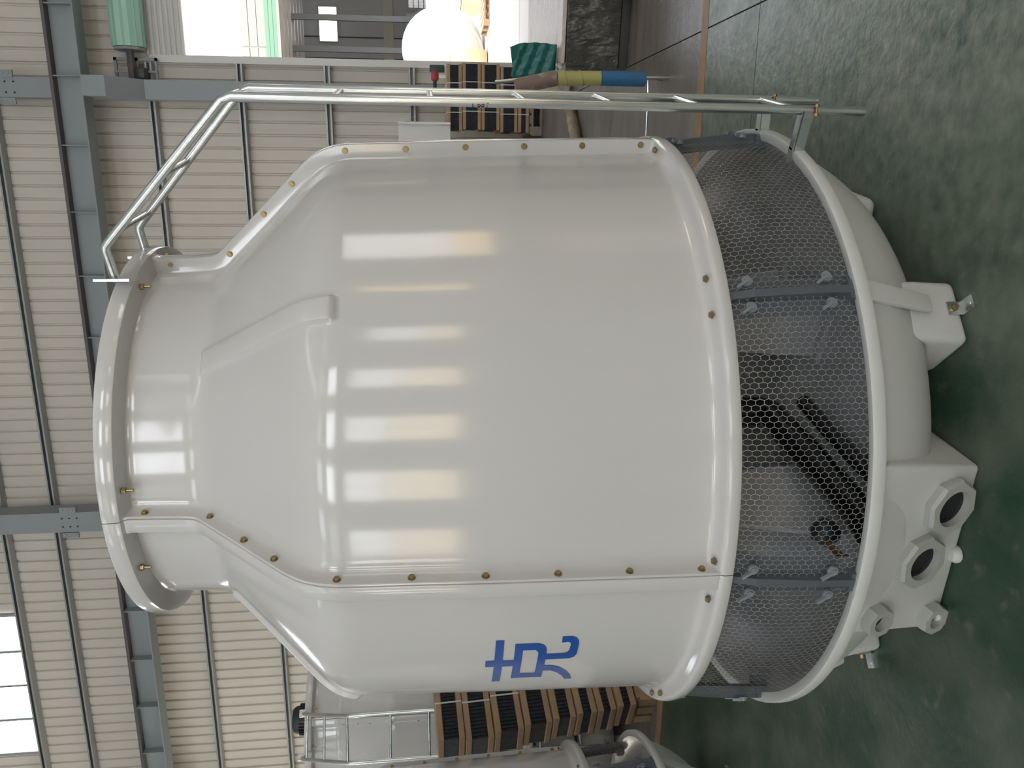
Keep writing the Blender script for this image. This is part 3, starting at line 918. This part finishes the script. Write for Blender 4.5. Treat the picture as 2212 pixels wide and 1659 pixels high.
    sp = MB().add([(.28, -.012, .11), (.62, -.012, .13), (.50, -.012, .79), (.34, -.012, .79), (.28, .012, .11), (.62, .012, .13), (.50, .012, .79), (.34, .012, .79)],
                  [(0, 1, 2, 3), (7, 6, 5, 4), (0, 4, 5, 1), (1, 5, 6, 2), (2, 6, 7, 3), (3, 7, 4, 0)])
    sp.box((.27, -.05, .10), (.63, .05, .125))
    spm = sp.mesh('fill_support', M['inner'])
    for a in (-122, -20, 25, 70, 115, 160, 205):
        link('fill_support', spm, t, Matrix.Rotation(rad(a), 4, 'Z'))
    fv = MB().tube([polar(.93, -103, .36), polar(.84, -104, .36)], .012, 8).tube([polar(.97, -103, .36), polar(.93, -103, .36)], .022, 10)
    fv.build('float_valve', M['brass'], t, smooth=40)
    fb = MB().lathe([(0.001, -.05), (.03, -.04), (.05, 0), (.03, .04), (.001, .05)], 16, mtx=Matrix.Translation(polar(.78, -104, .345)))
    fb.build('float_ball', M['motor'], t, smooth=60)
    # fan motor above the stack
    mo = MB().lathe([(0, 2.50), (.10, 2.50), (.12, 2.56), (.12, 2.83), (.10, 2.86), (.04, 2.87), (0, 2.87)], 28)
    for k in range(28):
        a = rad(360 / 28 * k)
        mo.box((.115, -.003, 2.58), (.14, .003, 2.80), Matrix.Rotation(a, 4, 'Z'))
    mo.build('fan_motor', M['motor'], t, smooth=40)
    ar = MB()
    for k in range(4):
        ar.box((.05, -.02, 2.55), (.60, .02, 2.58), Matrix.Rotation(rad(90 * k + 40), 4, 'Z'))
    ar.build('motor_arm', M['galv'], t)
    MB().lathe([(.02, 2.36), (.10, 2.36), (.10, 2.50), (.02, 2.50)], 20).build('fan_hub', M['galv'], t)
    blade = MB().add([(.09, -.05, 2.40), (.58, -.08, 2.42), (.58, .05, 2.47), (.09, .05, 2.46), (.09, -.05, 2.406), (.58, -.08, 2.426), (.58, .05, 2.476), (.09, .05, 2.466)],
                     [(3, 2, 1, 0), (4, 5, 6, 7), (0, 1, 5, 4), (1, 2, 6, 5), (2, 3, 7, 6), (3, 0, 4, 7)]).mesh('fan_blade', M['slat'])
    for k in range(4):
        link('fan_blade', blade, t, Matrix.Rotation(rad(90 * k + 10), 4, 'Z'))
    # ladder
    ld = link('ladder', None, t)
    A = [(1.1675, -.471, .225), (1.169, -.471, .43), (1.179, -.471, 2.225), (1.169, -.469, 2.255), (.748, -.392, 2.648), (.730, -.388, 2.665), (.715, -.383, 2.668), (.617, -.360, 2.655)]
    B = [(1.2265, -.142, .225), (1.227, -.142, .43), (1.231, -.142, 2.235), (1.221, -.140, 2.265), (.785, -.056, 2.652), (.767, -.052, 2.667), (.752, -.049, 2.668), (.655, -.030, 2.655)]
    for P_ in (A, B):
        MB().tube(P_, .0150, 12).build('rail', M['galv'], ld, smooth=40)
    def lerp(P_, z):
        for p, q in zip(P_[:3], P_[1:3]):
            if p[2] <= z <= q[2]:
                k = (z - p[2]) / (q[2] - p[2])
                return Vector(p).lerp(Vector(q), k)
    for z in (.44, .76, 1.05, 1.335, 1.63, 1.93):
        MB().tube([lerp(A, z), lerp(B, z)], .0105, 10).build('rung', M['galv'], ld, smooth=40)
    MB().tube([A[3], B[3]], .0105, 10).build('rung', M['galv'], ld, smooth=40)
    for k in (.52, .93):
        MB().tube([Vector(A[3]).lerp(Vector(A[4]), k), Vector(B[3]).lerp(Vector(B[4]), k)], .0105, 10).build('rung', M['galv'], ld, smooth=40)
    for p, rz in ((A[-1], 7.6), (B[-1], 6.0)):
        MB().box((-.004, -.03, -.055), (.004, .03, .055), T(p[0], p[1], p[2] + .005, rad(rz))).build('foot_plate', M['galv'], ld)
    for p in (A[1], B[1]):
        a = math.degrees(math.atan2(p[1], p[0]))
        mb = MB()
        mb.box((1.128, -.018, .40), (p.__len__() and math.hypot(p[0], p[1]), -.013, .44))
        mb.box((1.128, -.018, .432), (math.hypot(p[0], p[1]), .018, .437))
        mb.box((1.085, -.018, .432), (1.134, .018, .437))
        o = mb.build('bracket', M['galv'], ld)
        o.rotation_euler = (0, 0, rad(a))
        u = MB().tube([(p[0] + .018, p[1] - .020, p[2] - .035), (p[0] - .022, p[1] - .020, p[2] - .035)], .004, 8)
        for k0 in (.016, -.012):
            u.tube([(p[0] + k0, p[1] - .020, p[2] - .035), (p[0] + k0 - .007, p[1] - .020, p[2] - .035)], .008, 6)
        u.build('clamp_bolt', M['brass'], ld)
    return t

tower = thing('cooling_tower', 'large round white cooling tower with big blue character and ladder on green floor', 'cooling tower', (0, 0, 0), 0, 'white fibreglass cooling towers')
tower_base(tower)
tw2 = copy_tree(tower, None, ('ladder',))
tw2.location = (-3.32, 0.40, 0)
tw2.rotation_euler = (0, 0, rad(64))
tw2['label'] = 'white cooling tower cut by the frame, in front of the leaning bundle stack'
tw3 = copy_tree(tower)
tw3.location = (-4.068, 3.557, 0)
tw3.scale = (1.034, 1.034, 1.034)
tw3.rotation_euler = (0, 0, rad(-46))
tw3['label'] = 'white cooling tower with black fan motor on top and a ladder, behind the leaning stack'

# ---- blue lettering on the left-hand shell panel, flat vinyl on the curved shell
def decal(polys, name, m, parent, off=0.0016):
    mb = MB()
    for poly in polys:
        # densify the outline and add inner points so it follows the curve
        out = []
        for i in range(len(poly)):
            a, b = Vector(poly[i]), Vector(poly[(i + 1) % len(poly)])
            n = max(1, int(abs(b.x - a.x) / 1.2) + 1)
            out += [a.lerp(b, k / n) for k in range(n)]
        nb = len(out)
        sc = 0.018
        pts = [Vector((p.x * sc, p.y)) for p in out]
        lo = min(p.x for p in pts), min(p.y for p in pts)
        hi = max(p.x for p in pts), max(p.y for p in pts)
        inner = []
        y = lo[1]
        while y < hi[1]:
            xx = lo[0]
            while xx < hi[0]:
                inner.append(Vector((xx, y)))
                xx += 0.02
            y += 0.02
        r = delaunay_2d_cdt(pts + inner, [], [list(range(nb))], 1, 1e-6)
        vs = [(polar(body_r(p.y) + off, p.x / sc, p.y)) for p in r[0]]
        mb.add(vs, [tuple(f) for f in r[2]])
    return mb.build(name, m, parent)
em = []
em.append([(-113.1, 1.4692), (-113.1, 1.4430), (-129.45, 1.4430), (-129.45, 1.4692)])
em.append([(-119.68, 1.4965), (-119.68, 1.405), (-121.97, 1.405), (-121.97, 1.4965)])
em.append([(-114.3, 1.4085), (-127.7, 1.4085), (-127.7, 1.3828), (-114.3, 1.3828)])
em.append([(-114.3, 1.3835), (-116.35, 1.3835), (-116.35, 1.343), (-117.0, 1.336), (-117.5, 1.3327), (-117.5, 1.308), (-116.4, 1.3087), (-115.5, 1.3127), (-114.7, 1.322), (-114.3, 1.337)])
em.append([(-117.4, 1.3335), (-127.68, 1.3335), (-127.68, 1.3075), (-117.4, 1.3075)])
em.append([(-125.4, 1.3835), (-127.68, 1.3835), (-127.68, 1.3325), (-125.4, 1.3325)])
em.append([(-117.8, 1.3096), (-117.76, 1.2527), (-117.43, 1.2427), (-116.68, 1.2381), (-114.96, 1.2361), (-114.36, 1.2393), (-114.2, 1.2461), (-114.35, 1.2649), (-112.57, 1.2653), (-112.54, 1.2348), (-112.99, 1.221), (-114.09, 1.2121), (-115.11, 1.2106), (-118.11, 1.2118), (-119.11, 1.218), (-119.7, 1.2315), (-119.77, 1.3103)])
em.append([(-122.1, 1.3082), (-122.16, 1.2832), (-123.09, 1.257), (-124.94, 1.2311), (-127.3, 1.2131), (-129.44, 1.203), (-129.37, 1.2272), (-127.5, 1.2391), (-125.58, 1.26), (-124.46, 1.2843), (-124.44, 1.3089)])
e1 = decal(em, 'emblem', M['blue'], tower)
e1['label'] = 'large blue Chinese character on the shell panel'
em2 = [[(-142.9, 1.478), (-142.9, 1.451), (-149, 1.451), (-149, 1.478)], [(-142.9, 1.40), (-142.9, 1.37), (-149, 1.37), (-149, 1.40)], [(-142.9, 1.375), (-142.9, 1.20), (-144.6, 1.20), (-144.6, 1.375)]]
e2 = decal(em2, 'side_lettering', M['blue'], tower)
e2['label'] = 'edge of a second blue character wrapping round the far side'

# pen mark 100T on the nearer ladder rail
pen = MB()
def stroke(pts):
    # pts in (u along the rail upwards, v across) metres, on the rail's outward-left face
    base = Vector((1.174, -.4710, 1.455))
    nrm = Vector((-0.45, -0.89, 0)).normalized()
    side = Vector((-0.89, 0.45, 0)).normalized()
    P_ = []
    for u, v in pts:
        ang = v / .0150
        P_.append(base + Vector((0, 0, u)) + (nrm * math.cos(ang) + side * math.sin(ang)) * .0157)
    pen.tube(P_, .0013, 5)
stroke([(0, -.006), (.004, .012)])
for o_ in (.016, .028):
    stroke([(o_ + .004 * math.cos(a), .004 + .005 * math.sin(a)) for a in [k * PI / 4 for k in range(9)]])
stroke([(.040, .012), (.054, .012)])
stroke([(.047, .012), (.047, -.002)])
pen.build('pen_mark', M['ink'], tower)['label'] = 'handwritten 100T on the ladder rail'

# ---------------------------------------------------------------- things on the floor by the doorway
# pole stand wrapped in sleeves
ps = thing('sleeved_pole', 'upright steel pole wearing brown, yellow and blue sleeves beside the ladder', 'pole stand', (1.575, 2.45, 0))
MB().tube([(0, 0, 0.0), (-.005, 0, .20)], .014, 10).tube([(-.03, 0, .98), (-.05, 0, 1.165)], .013, 10).build('pole', M['galv'], ps, smooth=40)
MB().tube([(-.012, 0, .165), (-.012, 0, .462)], .048, 18).build('blue_sleeve', M['blueroll'], ps, smooth=40)
ys_ = MB().tube([(-.012, 0, .465), (-.018, 0, .755)], .046, 18)
for z in (.55, .66):
    ys_.tube([(-.016 + .0475 * math.cos(rad(a)), .0475 * math.sin(rad(a)), z + a / 360 * .06) for a in range(0, 361, 20)], .004, 5)
ys_.build('yellow_sleeve', M['yellowroll'], ps, smooth=40)
MB().tube([(-.016, 0, .76), (-.075, 0.01, 1.03)], .050, 18).build('brown_sleeve', M['brownroll'], ps, smooth=40)
MB().tube([(.004, 0, .152), (-.02, 0, .142), (-.10, 0, .137), (-.62, 0, .135), (-.65, 0, .12), (-.66, 0, 0.0)], .008, 8).build('foot_bar', M['galv'], ps, smooth=40)
MB().tube([(0, .02, .16), (.0, .14, .0)], .008, 8).build('brace', M['galv'], ps, smooth=40)

# wrapped slab pack
wp = thing('wrapped_slab_pack', 'low pack of slabs under dark plastic film on the grey floor by the doorway', 'wrapped pack', (1.73, 3.58, 0), rad(-8))
bx('base_slab', (0.02, 0.03, 0), (1.5, 1.75, 0.075), M['slab'], wp, bevel=0.01)
def crumple(a, b, amp, seed, nx=26, ny=26, nz=10):
    bm = bmesh.new()
    bmesh.ops.create_cube(bm, size=1.0)
    (x0, y0, z0), (x1, y1, z1) = a, b
    for v in bm.verts:
        v.co = Vector((x0 + (v.co.x + .5) * (x1 - x0), y0 + (v.co.y + .5) * (y1 - y0), z0 + (v.co.z + .5) * (z1 - z0)))
    bmesh.ops.subdivide_edges(bm, edges=bm.edges[:], cuts=14, use_grid_fill=True)
    from mathutils import noise
    for v in bm.verts:
        p = v.co * 5 + Vector((seed, seed, seed))
        k = noise.noise(p) * amp + noise.noise(p * 2.7) * amp * .5
        edge = 1 if v.co.z > z0 + 1e-4 else 0.3
        v.co += (v.co - Vector(((x0 + x1) / 2, (y0 + y1) / 2, (z0 + z1) / 2))).normalized() * k * edge
    return bm
def from_bm(bm, name, m, parent=None, smooth=60):
    me = bpy.data.meshes.new(name)
    bm.to_mesh(me)
    bm.free()
    me.materials.append(m)
    me.polygons.foreach_set('use_smooth', [True] * len(me.polygons))
    me.set_sharp_from_angle(angle=rad(smooth))
    return link(name, me, parent)
from_bm(crumple((0.0, 0.0, 0.085), (1.55, 1.78, 0.50), 0.014, 3.1), 'film_wrap', M['film'], wp)
cv = from_bm(crumple((0.06, 0.05, 0.505), (1.6, 1.9, 0.535), 0.016, 8.4), 'cover_film', M['palefilm'], wp)
cv['label'] = 'pale crinkled film over the top'

# teal corrugated sheets standing on the pack
tl = thing('teal_sheet_pack', 'teal corrugated plastic sheets standing on the wrapped slab pack', 'plastic sheets', (1.70, 3.75, 0.556))
def wavy(y0, h0, h1, w, k):
    mb = MB()
    vs = []
    n = 30
    for i in range(n + 1):
        u = i / n
        xx = w * u
        top = h0 + (h1 - h0) * u
        for j in range(13):
            t_ = j / 12
            vs.append((xx + .012 * math.sin(t_ * 3), y0 + .014 * math.sin(t_ * 22 + u * 5 + k), top * t_))
    fs = [(i * 13 + j, (i + 1) * 13 + j, (i + 1) * 13 + j + 1, i * 13 + j + 1) for i in range(n) for j in range(12)]
    return mb.add(vs, fs)
for k in range(5):
    o = wavy(-0.02 + 0.045 * k, 0.36 - .01 * k, 0.31 + .01 * k, 0.245, k * 0.2).build('sheet', M['teal'], tl, smooth=60)
    md = o.modifiers.new('thickness', 'SOLIDIFY')
    md.thickness = 0.012

# kraft roll and crumpled film on the floor behind the ladder
kr = MB().tube([(0, 0, .055), (.18, .2, .06), (.34, .42, .052), (.5, .62, .058)], .06, 14, radii=[.05, .062, .055, .065])
kr = kr.build('kraft_roll', M['tan'], smooth=60)
kr.location = (1.20, 5.28, 0)
tag(kr, 'crinkled tan kraft paper roll lying on the grey floor beside the tower', 'paper roll')
cf = from_bm(crumple((0, 0, 0.0), (.18, .3, .40), 0.05, 5.5), 'crumpled_film', M['palefilm'])
cf.location = (1.70, 5.95, 0.035)
tag(cf, 'crumpled clear plastic film heaped behind the sleeved pole', 'plastic film')
yr = MB().tube([(2.24, 3.30, .09), (2.62, 3.34, .09)], .09, 18).build('yellow_roll', M['cream'], smooth=40)
tag(yr, 'yellow roll lying against the foot of the wrapped slab pack', 'roll')

# clutter left of the doorway stack: boards with a white trough standing on them
cl_ = thing('board_pile', 'pile of grey boards beside the bundle stack at the back wall', 'boards', (0.53, 8.05, 0))
brd = MB().box((0, 0, 0), (0.80, 0.5, 0.055)).mesh('board', M['greywood'])
for k in range(20):
    link('board', brd, cl_, T(random.uniform(-.03, .03), random.uniform(-.03, .03), 0.062 * k, random.uniform(-.03, .03)))
tr = thing('white_trough', 'white fibreglass trough standing on end on the grey board pile', 'trough', (1.17, 8.2, 1.245))
tp = [(0, 0), (.40, 0), (.40, .16), (.375, .16), (.36, .05), (.20, .022), (.04, .05), (.025, .16), (0, .16)]
MB().prism([(xx, -yy) for xx, yy in tp], 0, .69).build('shell', M['white'], tr)
MB().tube([(.39, -.02, .02), (.40, -.10, .60)], .012, 8).build('rod', M['brownroll'], tr)

# tools on top of the doorway stack
tool = thing('power_tool', 'red and dark green power tool lying on the topmost bundle beside the doorway', 'power tool', (2.12, 8.36, 1.285))
bx('body', (0, 0, 0.10), (.14, .10, .20), M['red'], tool, bevel=.02)
bx('grip', (.03, .01, 0.0), (.08, .08, .10), M['white'], tool, bevel=.012)
bx('battery', (.11, .0, .02), (.20, .1, .22), M['darkgreen'], tool, bevel=.015)
MB().tube([(-.09, .05, .15), (0, .05, .15)], .025, 10).build('chuck', M['motor'], tool, smooth=40)
